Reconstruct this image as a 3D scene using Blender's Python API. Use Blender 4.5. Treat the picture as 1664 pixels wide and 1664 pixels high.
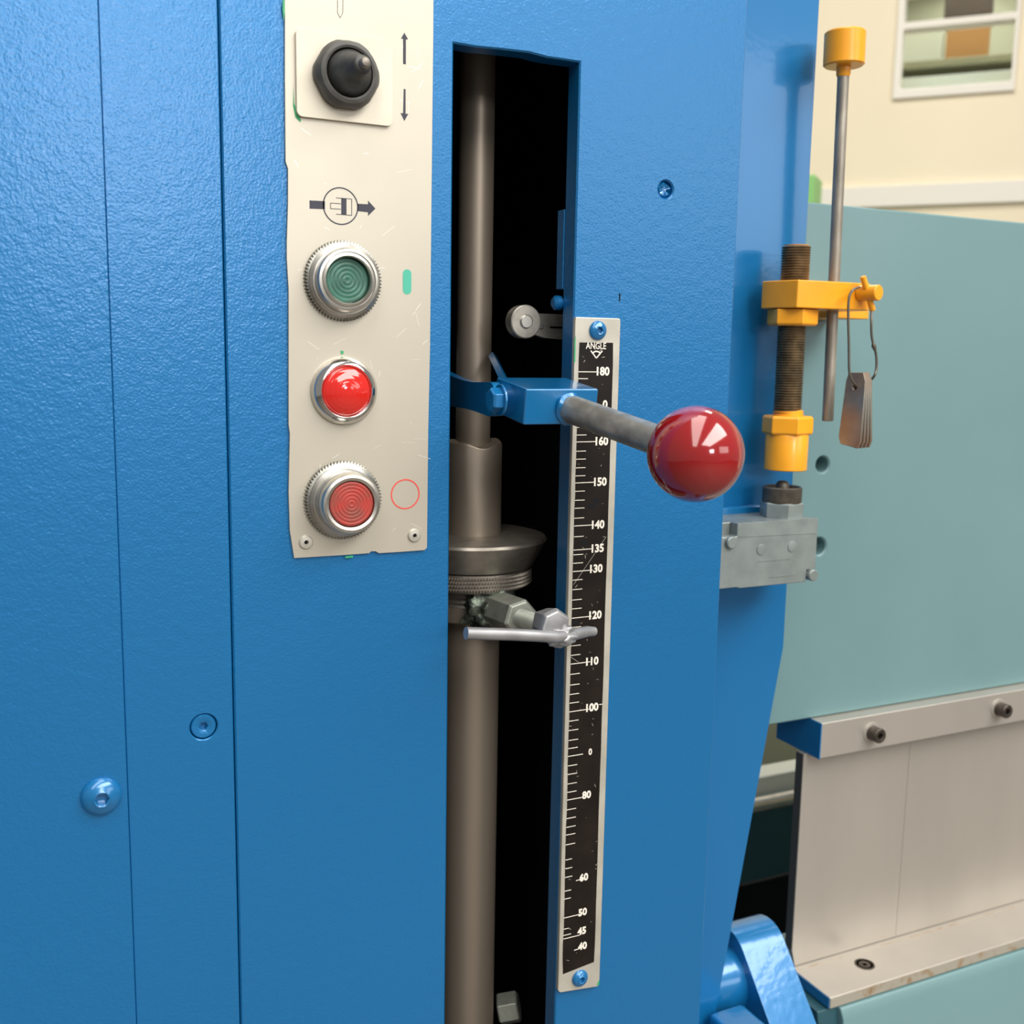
import bpy, bmesh, math, random
from mathutils import Vector, Matrix, noise
from mathutils.geometry import tessellate_polygon
random.seed(4)
S = bpy.context.scene
COL = S.collection
R = math.radians
for o in list(bpy.data.objects): bpy.data.objects.remove(o)

# ------------------------------------------------------------------ camera
FPX = 1743.66
YAW, PIT, ROLL = R(25.6222), R(8.5503), R(-1.0080)
CAM = Vector((0, -.52, 1.35))
fw = Vector((math.sin(YAW)*math.cos(PIT), math.cos(YAW)*math.cos(PIT), -math.sin(PIT)))
_r = Vector((math.cos(YAW), -math.sin(YAW), 0)); _d = fw.cross(_r)
rt = math.cos(ROLL)*_r + math.sin(ROLL)*_d
dn = -math.sin(ROLL)*_r + math.cos(ROLL)*_d
cd = bpy.data.cameras.new('camera'); cam = bpy.data.objects.new('camera', cd); COL.objects.link(cam)
M = Matrix((rt, -dn, -fw)).transposed().to_4x4(); M.translation = CAM
cam.matrix_world = M
cd.sensor_width = 36; cd.lens = 36*FPX/1664; cd.clip_start = .02
cd.dof.use_dof = True; cd.dof.focus_distance = .57; cd.dof.aperture_fstop = 12
S.camera = cam

# ------------------------------------------------------------------ light
S.view_settings.view_transform = 'Standard'; S.view_settings.look = 'None'
S.view_settings.gamma = 1; S.view_settings.use_curve_mapping = False
S.view_settings.exposure = 0.08
w = bpy.data.worlds.new('world'); S.world = w; w.use_nodes = True
w.node_tree.nodes['Background'].inputs[0].default_value = (.98, .95, .90, 1)
w.node_tree.nodes['Background'].inputs[1].default_value = .27
def area(name, loc, target, sx, sy, power, col):
    l = bpy.data.lights.new(name, 'AREA'); l.shape = 'RECTANGLE'; l.size = sx; l.size_y = sy
    l.energy = power; l.color = col
    o = bpy.data.objects.new(name, l); COL.objects.link(o); o.location = loc
    o.rotation_euler = (Vector(target)-Vector(loc)).to_track_quat('-Z', 'Y').to_euler()
    return o
def strip(name, a, b, width, z, power, col):
    a, b = Vector(a), Vector(b); c = (a+b)/2; L = (b-a).length
    o = area(name, (c.x, c.y, z), (c.x, c.y, 0), width, L, power, col)
    o.rotation_euler = (0, 0, math.atan2(b.y-a.y, b.x-a.x)-math.pi/2)
strip('skylight_strip_left', (.8, .4), (-2.6, -3.9), .8, 3.3, 62, (1, .97, .92))
strip('skylight_strip_right', (2.35, -.95), (-.4, -4.4), 1.8, 3.3, 215, (1, .97, .92))
area('rear_wall_fill', (1.5, 1.5, 3.3), (1.9, 1.9, 1), 1.4, .8, 30, (1, .95, .86))  # added fill light to brighten the back wall, not a known fixture
area('hall_window_light', (.58, -5.0, 2.30), (.58, 0, 1.45), .8, .6, 33, (.97, .98, 1))
area('hall_window_light_right', (3.7, -4.6, 2.45), (3.0, 0, 1.45), 2.8, 1.2, 30, (1, .98, .94))
area('beyond_window_fill', (3.4, 2.6, 2.9), (3.4, 2.6, 0), .8, .8, 16, (1, .97, .90))  # invented fill behind the window, added to lift the shelf items

# ------------------------------------------------------------------ helpers
def ray(px, py): return fw + rt*((px-832)/FPX) + dn*((py-832)/FPX)
def P(px, py, Y):
    v = ray(px, py); return CAM + v*((Y-CAM.y)/v.y)
def X(px, py, Y): return P(px, py, Y).x
def Z(px, py, Y): return P(px, py, Y).z
def V(*a): return Vector(a)

def frame(axis):
    a = Vector(axis).normalized()
    u = Vector((0, 0, 1)).cross(a)
    if u.length < 1e-4: u = Vector((1, 0, 0))
    u.normalize(); return a, u, a.cross(u)
def lathe(bm, prof, c, axis=(0, 0, 1), seg=40, rot=0, cap0=True, cap1=True, rf=None):
    """rings of (radius, height) or (radius, height, 'hex') about an axis"""
    a, u, v = frame(axis); c = Vector(c); rings = []
    for i, p in enumerate(prof):
        ring = []
        for k in range(seg):
            t = 2*math.pi*k/seg + rot; r = p[0]
            if len(p) > 2:
                tm = (t % (math.pi/3)) - math.pi/6
                r = p[0]*math.cos(math.pi/6)/math.cos(tm)
                if len(p) > 3: r = min(r, p[3])
            h = p[1]
            if rf:
                dr, dh = rf(i, k, t); r += dr; h += dh
            ring.append(bm.verts.new(c + a*h + u*(r*math.cos(t)) + v*(r*math.sin(t))))
        rings.append(ring)
    for A, B in zip(rings, rings[1:]):
        for k in range(seg):
            bm.faces.new((A[k], A[(k+1) % seg], B[(k+1) % seg], B[k]))
    if cap0: bm.faces.new(list(reversed(rings[0])))
    if cap1: bm.faces.new(rings[-1])
    return bm
def cyl(bm, p0, p1, r, seg=24, r2=None, ch=0):
    p0, p1 = Vector(p0), Vector(p1); L = (p1-p0).length
    r2 = r if r2 is None else r2
    prof = [(r-ch, 0), (r, ch), (r2, L-ch), (r2-ch, L)] if ch else [(r, 0), (r2, L)]
    return lathe(bm, prof, p0, p1-p0, seg)
def tube(bm, pts, r, seg=10):
    pts = [Vector(p) for p in pts]; rings = []
    up = None
    for i, p in enumerate(pts):
        t = (pts[min(i+1, len(pts)-1)]-pts[max(i-1, 0)]).normalized()
        if up is None: up = frame(t)[1]
        u = (up - t*up.dot(t)).normalized(); up = u; v = t.cross(u)
        rr = r(i/(len(pts)-1)) if callable(r) else r
        rings.append([bm.verts.new(p+u*(rr*math.cos(2*math.pi*k/seg))+v*(rr*math.sin(2*math.pi*k/seg))) for k in range(seg)])
    for A, B in zip(rings, rings[1:]):
        for k in range(seg): bm.faces.new((A[k], A[(k+1) % seg], B[(k+1) % seg], B[k]))
    bm.faces.new(list(reversed(rings[0]))); bm.faces.new(rings[-1])
    return bm
def box(bm, x0, x1, y0, y1, z0, z1, mat=None):
    vs = [bm.verts.new((x, y, z)) for x in (x0, x1) for y in (y0, y1) for z in (z0, z1)]
    if mat:
        for q in vs: q.co = mat @ q.co
    for f in ((0, 1, 3, 2), (4, 6, 7, 5), (0, 4, 5, 1), (2, 3, 7, 6), (0, 2, 6, 4), (1, 5, 7, 3)):
        bm.faces.new([vs[i] for i in f])
    return bm
def prism(bm, outer, holes, f0, f1):
    """polygon (2-D) with holes between two mapping functions front f0(p), back f1(p)"""
    loops = [outer]+list(holes)
    tris = tessellate_polygon([[Vector((p[0], p[1], 0)) for p in l] for l in loops])
    flat = [p for l in loops for p in l]
    A = [bm.verts.new(f0(p)) for p in flat]; B = [bm.verts.new(f1(p)) for p in flat]
    for t in tris:
        try:
            bm.faces.new([A[i] for i in t]); bm.faces.new([B[i] for i in reversed(t)])
        except ValueError: pass
    k = 0
    for l in loops:
        n = len(l)
        for i in range(n):
            a, b = k+i, k+(i+1) % n
            bm.faces.new((A[a], A[b], B[b], B[a]))
        k += n
    bmesh.ops.recalc_face_normals(bm, faces=bm.faces)
    return bm
def plate(bm, outer, y0, y1, holes=()):            # outline in X,Z, thickness along Y
    return prism(bm, outer, holes, lambda p: Vector((p[0], y0, p[1])), lambda p: Vector((p[0], y1, p[1])))
def inset(loop, c, hole):
    n = len(loop); A = sum(loop[i][0]*loop[(i+1) % n][1]-loop[(i+1) % n][0]*loop[i][1] for i in range(n))
    sg = (1 if A > 0 else -1)*(-1 if hole else 1); out = []
    for i in range(n):
        p0, p1, p2 = Vector(loop[i-1]), Vector(loop[i]), Vector(loop[(i+1) % n])
        d1 = (p1-p0).normalized(); d2 = (p2-p1).normalized()
        n1 = Vector((-d1.y, d1.x)); n2 = Vector((-d2.y, d2.x)); m = (n1+n2)
        m = m/max(m.length_squared/2, .3); out.append(tuple(p1+m*(c*sg)))
    return out
def cplate(bm, outer, y0, y1, holes=(), ch=.0008):      # plate with chamfered front edges, holes allowed
    loops = [outer]+list(holes); ins = [inset(l, ch, i > 0) for i, l in enumerate(loops)]
    tris = tessellate_polygon([[Vector((p[0], p[1], 0)) for p in l] for l in ins])
    rows = [[bm.verts.new((p[0], y, p[1])) for l in L for p in l] for L, y in ((ins, y0), (loops, y0+ch), (loops, y1))]
    for t in tris:
        bm.faces.new([rows[0][i] for i in t]); bm.faces.new([rows[2][i] for i in reversed(t)])
    k = 0
    for l in loops:
        n = len(l)
        for i in range(n):
            a, b = k+i, k+(i+1) % n
            for A, B in zip(rows, rows[1:]): bm.faces.new((A[a], A[b], B[b], B[a]))
        k += n
    bmesh.ops.recalc_face_normals(bm, faces=bm.faces); return bm
def circ(x, z, r, n=32, a0=0, a1=2*math.pi):
    return [(x+r*math.cos(a0+(a1-a0)*i/n), z+r*math.sin(a0+(a1-a0)*i/n)) for i in range(n)]
def rrect(x0, x1, z0, z1, r, n=6):
    out = []
    for cx, cz, a in ((x1-r, z1-r, 0), (x0+r, z1-r, 90), (x0+r, z0+r, 180), (x1-r, z0+r, 270)):
        for i in range(n+1):
            t = R(a+90*i/n); out.append((cx+r*math.cos(t), cz+r*math.sin(t)))
    return out
def NB(): return bmesh.new()
WL = {}                                             # world location of every empty / mesh origin
def obj(name, bm, mat, parent=None, bevel=0, smooth=35, seg=2, recalc=True):
    if recalc: bmesh.ops.recalc_face_normals(bm, faces=bm.faces)
    if parent: off = WL[parent.name]
    else:
        xs = [q.co for q in bm.verts]
        lo = [min(q[i] for q in xs) for i in range(3)]; hi = [max(q[i] for q in xs) for i in range(3)]
        off = Vector(((lo[0]+hi[0])/2, (lo[1]+hi[1])/2, lo[2]))
    bmesh.ops.translate(bm, verts=bm.verts, vec=-off)
    me = bpy.data.meshes.new(name); bm.to_mesh(me); bm.free()
    if smooth:
        for p in me.polygons: p.use_smooth = True
        me.set_sharp_from_angle(angle=R(smooth))
    o = bpy.data.objects.new(name, me); COL.objects.link(o)
    me.materials.append(mat)
    if parent: o.parent = parent
    else: o.location = off
    WL[o.name] = off.copy()
    if bevel:
        m = o.modifiers.new('bevel', 'BEVEL'); m.width = bevel; m.segments = seg; m.limit_method = 'ANGLE'
        m.angle_limit = R(40); m.harden_normals = True
    return o
def thing(name, label, cat, loc, group=None):
    o = bpy.data.objects.new(name, None); COL.objects.link(o); o.location = loc
    o.empty_display_size = .02
    WL[o.name] = Vector(loc); return tag(o, label, cat, group)
def tag(o, label, cat, group=None, kind=None):
    if label: o['label'] = label
    if cat: o['category'] = cat
    if group: o['group'] = group
    if kind: o['kind'] = kind
    return o
def struct(o): o['kind'] = 'structure'; return o
def text(name, s, size, c, mat, parent, y, bold=.0, sx=1.0):
    cu = bpy.data.curves.new('t', 'FONT'); cu.body = s; cu.size = size; cu.align_x = 'CENTER'; cu.align_y = 'CENTER'
    cu.extrude = .00012; cu.offset = bold*1.4; cu.resolution_u = 3
    t = bpy.data.objects.new('t', cu); COL.objects.link(t)
    dg = bpy.context.evaluated_depsgraph_get()
    me = bpy.data.meshes.new_from_object(t.evaluated_get(dg)); bpy.data.objects.remove(t)
    bm = NB(); bm.from_mesh(me); bpy.data.meshes.remove(me)
    bmesh.ops.transform(bm, matrix=Matrix.Translation((c[0], y, c[1])) @ Matrix.Rotation(R(90), 4, 'X') @ Matrix.Diagonal((sx, 1, 1, 1)), verts=bm.verts)
    return obj(name, bm, mat, parent, smooth=0, recalc=False)

# ------------------------------------------------------------------ materials
def mat(name, col, metal=0, rough=.5, spec=.5, coat=0, coat_rough=.1, bump=0, bscale=300, bdist=.0004, detail=2,
        vary=0, vscale=20, col2=None, vlo=.35, vhi=.65, streak=None, rvary=0, emit=None, bump2=None):
    m = bpy.data.materials.new(name); m.use_nodes = True
    nt = m.node_tree; b = nt.nodes['Principled BSDF']; L = nt.links.new
    b.inputs['Base Color'].default_value = (*col, 1); b.inputs['Metallic'].default_value = metal
    b.inputs['Roughness'].default_value = rough; b.inputs['Specular IOR Level'].default_value = spec
    b.inputs['Coat Weight'].default_value = coat; b.inputs['Coat Roughness'].default_value = coat_rough
    tc = nt.nodes.new('ShaderNodeTexCoord'); mp = nt.nodes.new('ShaderNodeMapping'); L(tc.outputs['Object'], mp.inputs[0])
    def nz(scale, det=2, vec=None):
        n = nt.nodes.new('ShaderNodeTexNoise'); n.inputs['Scale'].default_value = scale; n.inputs['Detail'].default_value = det
        L((vec or mp).outputs[0], n.inputs['Vector']); return n
    if col2 or vary:
        if streak:
            ms = nt.nodes.new('ShaderNodeMapping'); ms.inputs['Scale'].default_value = streak; L(tc.outputs['Object'], ms.inputs[0])
            n = nz(vscale, 4, ms)
        else: n = nz(vscale, 4)
        cr = nt.nodes.new('ShaderNodeValToRGB'); L(n.outputs['Fac'], cr.inputs[0])
        e = cr.color_ramp.elements
        c2 = col2 or tuple(max(0, c*(1-vary)) for c in col)
        e[0].position = vlo; e[0].color = (*col, 1); e[1].position = vhi; e[1].color = (*c2, 1)
        L(cr.outputs[0], b.inputs['Base Color'])
        if rvary:
            mr = nt.nodes.new('ShaderNodeMapRange'); L(n.outputs['Fac'], mr.inputs[0])
            mr.inputs[1].default_value = .3; mr.inputs[2].default_value = .7
            mr.inputs[3].default_value = rough-rvary; mr.inputs[4].default_value = rough+rvary
            L(mr.outputs[0], b.inputs['Roughness'])
    if bump:
        n = nz(bscale, detail); bp = nt.nodes.new('ShaderNodeBump'); bp.inputs['Strength'].default_value = bump
        bp.inputs['Distance'].default_value = bdist; L(n.outputs['Fac'], bp.inputs['Height'])
        last = bp
        if bump2:
            n2 = nz(bump2[0], 1); b2 = nt.nodes.new('ShaderNodeBump'); b2.inputs['Strength'].default_value = bump2[1]
            b2.inputs['Distance'].default_value = bump2[2]; L(n2.outputs['Fac'], b2.inputs['Height']); L(bp.outputs[0], b2.inputs['Normal']); last = b2
        L(last.outputs[0], b.inputs['Normal'])
        if coat: L(last.outputs[0], b.inputs['Coat Normal'])
    if emit:
        b.inputs['Emission Color'].default_value = (*emit[0], 1); b.inputs['Emission Strength'].default_value = emit[1]
    return m
BLUE = (.005, .155, .395)
m_blue = mat('hammered blue paint', BLUE, .30, .36, .5, .40, .16, bump=.42, bscale=800, bdist=.0004, detail=2, bump2=(200, .18, .0008))
m_blue2 = mat('smooth blue paint', BLUE, .2, .32, .5, .55, .10, bump=.12, bscale=260, bdist=.0003, detail=1)
m_bluegl = mat('glossy blue brushed paint', (.006, .158, .395), .2, .28, .5, .9, .10, bump=.25, bscale=120, bdist=.0006)
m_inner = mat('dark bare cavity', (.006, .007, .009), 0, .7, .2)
m_alu = mat('brushed aluminium panel', (.57, .525, .435), .5, .42, .5, vary=.12, vscale=9, rvary=.06, bump=.05, bscale=900, bdist=.0001)
m_ivory = mat('ivory plastic', (.76, .70, .57), 0, .42, .5, vary=.12, vscale=60, vlo=.45, vhi=.75)
m_rubber = mat('black rubber', (.065, .065, .060), 0, .45, .5, vary=.5, vscale=150)
m_rubbernut = mat('grey rubber nut', (.085, .082, .075), 0, .5, .5, vary=.3, vscale=120)
m_chrome = mat('satin chrome', (.60, .58, .53), 1, .33, vary=.25, vscale=120, vlo=.5, vhi=.8)
m_chrome2 = mat('bright chrome', (.74, .73, .71), 1, .13)
m_knurl = mat('dull knurled chrome', (.45, .45, .41), 1, .38, vary=.4, vscale=200)
m_green = mat('green lens', (.045, .16, .115), 0, .28, .5, vary=.35, vscale=120)
m_scr = mat('bright scratch', (.85, .83, .76), .6, .35)
m_redlens = mat('red lamp lens', (.62, .018, .012), 0, .10, .6, coat=.6, coat_rough=.03)
m_redbtn = mat('faded red button', (.42, .045, .035), 0, .45, .4, col2=(.25, .06, .045), vscale=110)
m_steel = mat('oily brown steel shaft', (.36, .30, .235), .6, .46, vary=.32, vscale=14, streak=(1, 1, .12), rvary=.08, bump=.08, bscale=500, bdist=.0001)
m_steeld = mat('dark worn steel', (.38, .34, .29), .75, .42, vary=.4, vscale=60, rvary=.08)
m_rodst = mat('worn grey steel rod', (.47, .44, .38), .75, .42, vary=.45, vscale=90, streak=(1, 1, 1), rvary=.1)
m_zinc = mat('pale zinc nut', (.42, .44, .38), .6, .45, vary=.2, vscale=150)
m_silver = mat('silver painted bar', (.42, .42, .43), .6, .42, vary=.25, vscale=70)
m_weld = mat('weld bead', (.16, .19, .15), .7, .4, vary=.6, vscale=160, bump=.6, bscale=400, bdist=.001)
m_black = mat('black printed scale', (.014, .010, .008), 0, .42, .22, vary=.4, vscale=70)
m_scale = mat('scale plate aluminium', (.60, .57, .49), .45, .45, vary=.18, vscale=60)
m_print = mat('cream print', (.80, .75, .66), 0, .6, .3)
m_ink = mat('dark grey ink', (.055, .055, .075), 0, .6, .3)
m_inkg = mat('green ink', (.07, .44, .31), 0, .5)
m_inkr = mat('red ink', (.70, .07, .06), 0, .5)
m_smear = mat('green paint smear', (.03, .35, .14), 0, .5)
m_knob = mat('glossy red bakelite', (.28, .008, .010), 0, .12, .6, coat=.8, coat_rough=.03)
m_orange = mat('orange yellow paint', (.95, .39, .016), 0, .32, .5, coat=.2, vary=.12, vscale=40, bump=.08, bscale=200, bdist=.0003)
m_thread = mat('brown threaded steel', (.26, .20, .125), .8, .38, vary=.4, vscale=150)
m_rodg = mat('grey gauge rod', (.40, .36, .30), .55, .45, vary=.35, vscale=120, streak=(1, 1, .3))
m_wire = mat('grey wire', (.17, .155, .13), .7, .45)
m_tag = mat('worn metal shim', (.38, .36, .31), .7, .42, col2=(.32, .22, .16), vscale=45, rvary=.1)
m_lsw = mat('grey blue cast switch body', (.28, .32, .31), .35, .38, .5, coat=.2, coat_rough=.2, vary=.2, vscale=70, bump=.15, bscale=180, bdist=.0005)
m_boot = mat('dark plunger boot', (.10, .085, .065), .3, .42, vary=.5, vscale=130)
m_teal = mat('teal machine paint', (.150, .268, .280), 0, .38, .5, coat=.25, coat_rough=.25, bump=.1, bscale=220, bdist=.0003, vary=.08, vscale=5)
m_tool = mat('ground tool steel', (.55, .51, .455), .6, .42, vary=.14, vscale=9, rvary=.05, streak=(1, 1, .35))
m_tooledge = mat('dark tool edge', (.16, .14, .12), .7, .45)
m_rust = mat('rust speckled steel edge', (.52, .48, .40), .5, .45, col2=(.40, .25, .12), vscale=90, vlo=.52, vhi=.7)
m_bolt = mat('black oxide bolt', (.12, .10, .085), .8, .38, vary=.3, vscale=200)
m_wall = mat('cream painted board', (.90, .80, .60), 0, .7, .3, vary=.05, vscale=2)
m_trim = mat('white painted trim', (.84, .80, .72), 0, .55)
m_floor = mat('workshop concrete', (.17, .145, .12), 0, .6, .4, vary=.25, vscale=3)
m_glass = mat('window glass', (.85, .9, .9), 0, .05)
m_glass.node_tree.nodes['Principled BSDF'].inputs['Transmission Weight'].default_value = 1
m_glass.node_tree.nodes['Principled BSDF'].inputs['IOR'].default_value = 1.02
m_room = mat('dim olive wall', (.30, .30, .20), 0, .8)
m_card = mat('cardboard', (.48, .26, .10), 0, .7)
m_pale = mat('pale carton', (.62, .66, .58), 0, .7)
m_dark = mat('dark brown case', (.05, .035, .025), 0, .6)
m_gbox = mat('green plastic', (.25, .55, .18), 0, .5)
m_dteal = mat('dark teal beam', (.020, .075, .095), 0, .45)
m_whitebar = mat('white rail', (.62, .64, .58), .1, .4)

# ------------------------------------------------------------------ setting
struct(obj('floor', box(NB(), -5, 8, -6, 9, -.1, 0), m_floor, smooth=0))

# rear wall: runs obliquely behind the press
PHI = R(-49.5); WU = V(math.cos(PHI), math.sin(PHI), 0); WN = V(-math.sin(PHI), math.cos(PHI), 0)
WQ = CAM + ray(1500, 200)*3.6; WQ.z = 0
def PW(px, py, off=0):
    v = ray(px, py); q = WQ + WN*off
    t = (q-CAM).dot(WN)/v.dot(WN); p = CAM+v*t - WQ
    return p.dot(WU), p.z
def wobj(name, bm, m, parent=None, **k):
    bmesh.ops.recalc_face_normals(bm, faces=bm.faces)
    o = obj(name, bm, m, None, **k)
    off = o.location.copy()
    MW = Matrix.Translation(WQ) @ Matrix.Rotation(PHI, 4, 'Z')
    if parent:
        o.parent = parent; o.location = off - WL[parent.name]
    else:
        o.matrix_world = MW @ Matrix.Translation(off)
    return o
a = PW(1458, 130); b = PW(1650, 130); WX0, WX1 = PW(1459, 146)[0], PW(1645, 137)[0]
WZ0 = (PW(1459, 146)[1]+PW(1645, 137)[1])/2
WZm = (PW(1464, 42)[1]+PW(1645, 30)[1])/2
pm = abs(PW(1500, 100)[1]-PW(1500, 110)[1])/10        # metres per pixel on the wall
WZ1 = WZm + 62*pm
wall = struct(wobj('wall_back', plate(NB(), [(-4, 0), (3.5, 0), (3.5, 3.4), (-4, 3.4)], 0, .12,
             [[(WX0, WZ0), (WX1, WZ0), (WX1, WZ1), (WX0, WZ1)]]), m_wall, smooth=0))
win = struct(wobj('window_1', plate(NB(), [(WX0-8*pm, WZ0-14*pm), (WX1+4*pm, WZ0-14*pm), (WX1+4*pm, WZ1+8*pm), (WX0-8*pm, WZ1+8*pm)], -.015, .05,
             [[(WX0+4*pm, WZ0+2*pm), (WX1-3*pm, WZ0+2*pm), (WX1-3*pm, WZm-6*pm), (WX0+4*pm, WZm-6*pm)],
              [(WX0+4*pm, WZm+6*pm), (WX1-3*pm, WZm+6*pm), (WX1-3*pm, WZ1-2*pm), (WX0+4*pm, WZ1-2*pm)]]), m_trim, smooth=0, bevel=.004))
for z0, z1 in ((WZ0+2*pm, WZm-6*pm), (WZm+6*pm, WZ1-2*pm)):
    wobj('pane', box(NB(), WX0+4*pm, WX1-3*pm, .02, .024, z0, z1), m_glass, win, smooth=0)
# room behind the window
struct(wobj('wall_beyond', plate(NB(), [(-2, 0), (3, 0), (3, 3.2), (-2, 3.2)], 1.2, 1.25), m_room, smooth=0))
def win_item(name, px0, px1, py0, py1, off, dep, m, label, cat, lo=None, hi=None):
    x0, z1 = PW(px0, py0, off); x1, z0 = PW(px1, py1, off)
    if lo: z0 = lo
    if hi: z1 = hi
    tag(wobj(name, box(NB(), x0, x1, off, off+dep, z0, z1), m, bevel=.006), label, cat)
SHZ = PW(1535, 99, .34)[1]
win_item('carton', 1463, 1530, 52, 100, .34, .05, m_pale, 'pale carton on the shelf behind the window', 'box', SHZ)
win_item('cardboard_box', 1539, 1606, 44, 92, .34, .05, m_card, 'brown cardboard box on the shelf behind the window', 'box', SHZ)
win_item('case', 1537, 1612, -20, 22, .5, .2, m_dark, 'dark case behind the upper window pane', 'case')
win_item('shelf_board', 1430, 1700, 100, 112, .30, .4, m_room, 'olive shelf board under the cartons behind the window', 'shelf', SHZ-.03, SHZ-.0005)
win_item('light_bin', 1450, 1660, 119, 170, .15, .12, m_pale, 'long pale bin low behind the window', 'bin', PW(1550, 165, .15)[1], PW(1550, 120, .15)[1])
xa, za = PW(1300, 318); zb = PW(1500, 297)[1]
struct(wobj('trim_1', box(NB(), -4, 3.5, -.02, .0, PW(1550, 333)[1], PW(1550, 298)[1]), m_trim, bevel=.003))
g0, gz1 = PW(1300, 296, -.3); g1, gz0 = PW(1334, 340, -.3)
gb = tag(wobj('storage_box', box(NB(), g0-.05, g1, -.45, -.3, 0, gz1), m_gbox, bevel=.006), 'green plastic box just above the teal ram edge, beside the wall', 'box')

# ------------------------------------------------------------------ machine column
FX0, FX1 = .0985, .3905                # front plate
SX0, SX1 = .2128, .2843                # slot
SZ1, SZ0 = 1.5003, .80
col = thing('machine_column', 'blue hammered-paint press column with a tall slot in its front plate', 'machine', (.25, .15, 0))
hx, hz = P(1082, 308, 0).x, P(1082, 308, 0).z
slot_top = [(SX0, SZ1), (SX0+.012, SZ1-.0002), (SX0+.025, SZ1+.0004), (SX0+.042, SZ1+.0009), (SX0+.052, SZ1-.0001), (SX1, SZ1)]
obj('front_plate', cplate(NB(), [(FX0, 0), (FX1, 0), (FX1, 1.95), (FX0, 1.95)], 0, .012,
    [list(reversed([(SX0, SZ0)]+slot_top+[(SX1, 1.30), (SX1-.0008, SZ0)])), circ(hx, hz, .0048, 28)]), m_blue, col)
b = NB(); lathe(b, [(.0048, 0), (.0048, .003), (.0032, .0042), (.0012, .0034)], (hx, .0056, hz), (0, -1, 0), 24,
                rf=lambda i, k, t: (0, -.0022*noise.noise((i*3, math.cos(t)*2, math.sin(t)*2)) if i > 0 else 0))
obj('hole_plug', b, m_bluegl, col)['label'] = 'lumpy painted-over hole plug'
# cavity
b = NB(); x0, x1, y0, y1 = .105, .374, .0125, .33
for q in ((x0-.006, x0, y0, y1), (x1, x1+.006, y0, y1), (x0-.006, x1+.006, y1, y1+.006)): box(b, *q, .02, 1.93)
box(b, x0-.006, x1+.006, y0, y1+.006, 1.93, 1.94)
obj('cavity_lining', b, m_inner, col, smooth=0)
obj('side_wall', box(NB(), .3805, FX1-.0005, .0125, .40, 0, 1.95), m_blue, col)
RY = .08
bend = P(1274, 1050, RY)
obj('rear_plate', plate(NB(), [(.3915, 0), (.455, 0), (.455, .80), (.4775, .94), (.5095, bend.z), (.5085, 1.95), (.3915, 1.95)], RY, RY+.02), m_blue2, col, bevel=.001)
# slot inner lugs
for px, py in ((912, 493),):
    b = NB(); p = P(px, py, .02); lathe(b, [(.004, 0), (.004, .003), (.0025, .0045)], (SX1, .016, p.z), (-1, 0, 0), 16); obj('slot_pin', b, m_blue, col)
b = NB(); box(b, SX1-.0007, SX1+.004, .0125, .020, Z(912, 470, .013), Z(915, 340, .013)); obj('slot_guide', b, m_blue, col, bevel=.0006)

# cover panels to the left
GY = -.004
cov = thing('machine_panel', 'wide flat blue cover panel at the left edge with a domed screw', 'panel', (-.1, 0, 0))
obj('panel', plate(NB(), [(-.32, .0), (.0470, .0), (.0470, 1.95), (-.32, 1.95)], GY+.002, .009), m_blue, cov, bevel=.0007)
def button_screw(c, axis, r, h, sock, m, parent, name='screw'):
    b = NB()
    prof = [(r*.97, 0), (r, h*.18)] + [(r*math.cos(t)*.98 if t < 1.2 else 0, h*(.2+.8*math.sin(t))) for t in (.35, .6, .85, 1.05)]
    prof += [(sock*1.12, h), (sock, h*.94, 'hex'), (sock*.9, h*.35, 'hex')]
    lathe(b, prof, c, axis, 48); o = obj(name, b, m, parent); return o
p = P(165, 1296, GY); o = button_screw((p.x, GY+.002, p.z), (0, -1, 0), .0092, .0052, .0032, m_bluegl, cov)
o['label'] = 'domed blue socket screw'
st = thing('machine_panel', 'narrow blue vertical cover strip beside the control panel, with one flush screw', 'panel', (.0725, 0, 0))
p = P(331, 1181, 0)
obj('panel', cplate(NB(), [(.0472, 0), (.0979, 0), (.0979, 1.95), (.0472, 1.95)], 0, .010, [circ(p.x, p.z, .0066, 36)], .0005), m_blue, st)
b = NB(); lathe(b, [(.0061, -.006), (.0061, -.0006), (.0056, 0), (.0026, 0), (.0022, -.0003, 'hex'), (.0019, -.003, 'hex')], (p.x, .0004, p.z), (0, -1, 0), 48)
obj('screw', b, m_blue, st)['label'] = 'flush countersunk hex socket screw'
obj('column_backing', box(NB(), -.30, .0975, .011, .30, 0, 1.94), m_inner, col, smooth=0)

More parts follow.
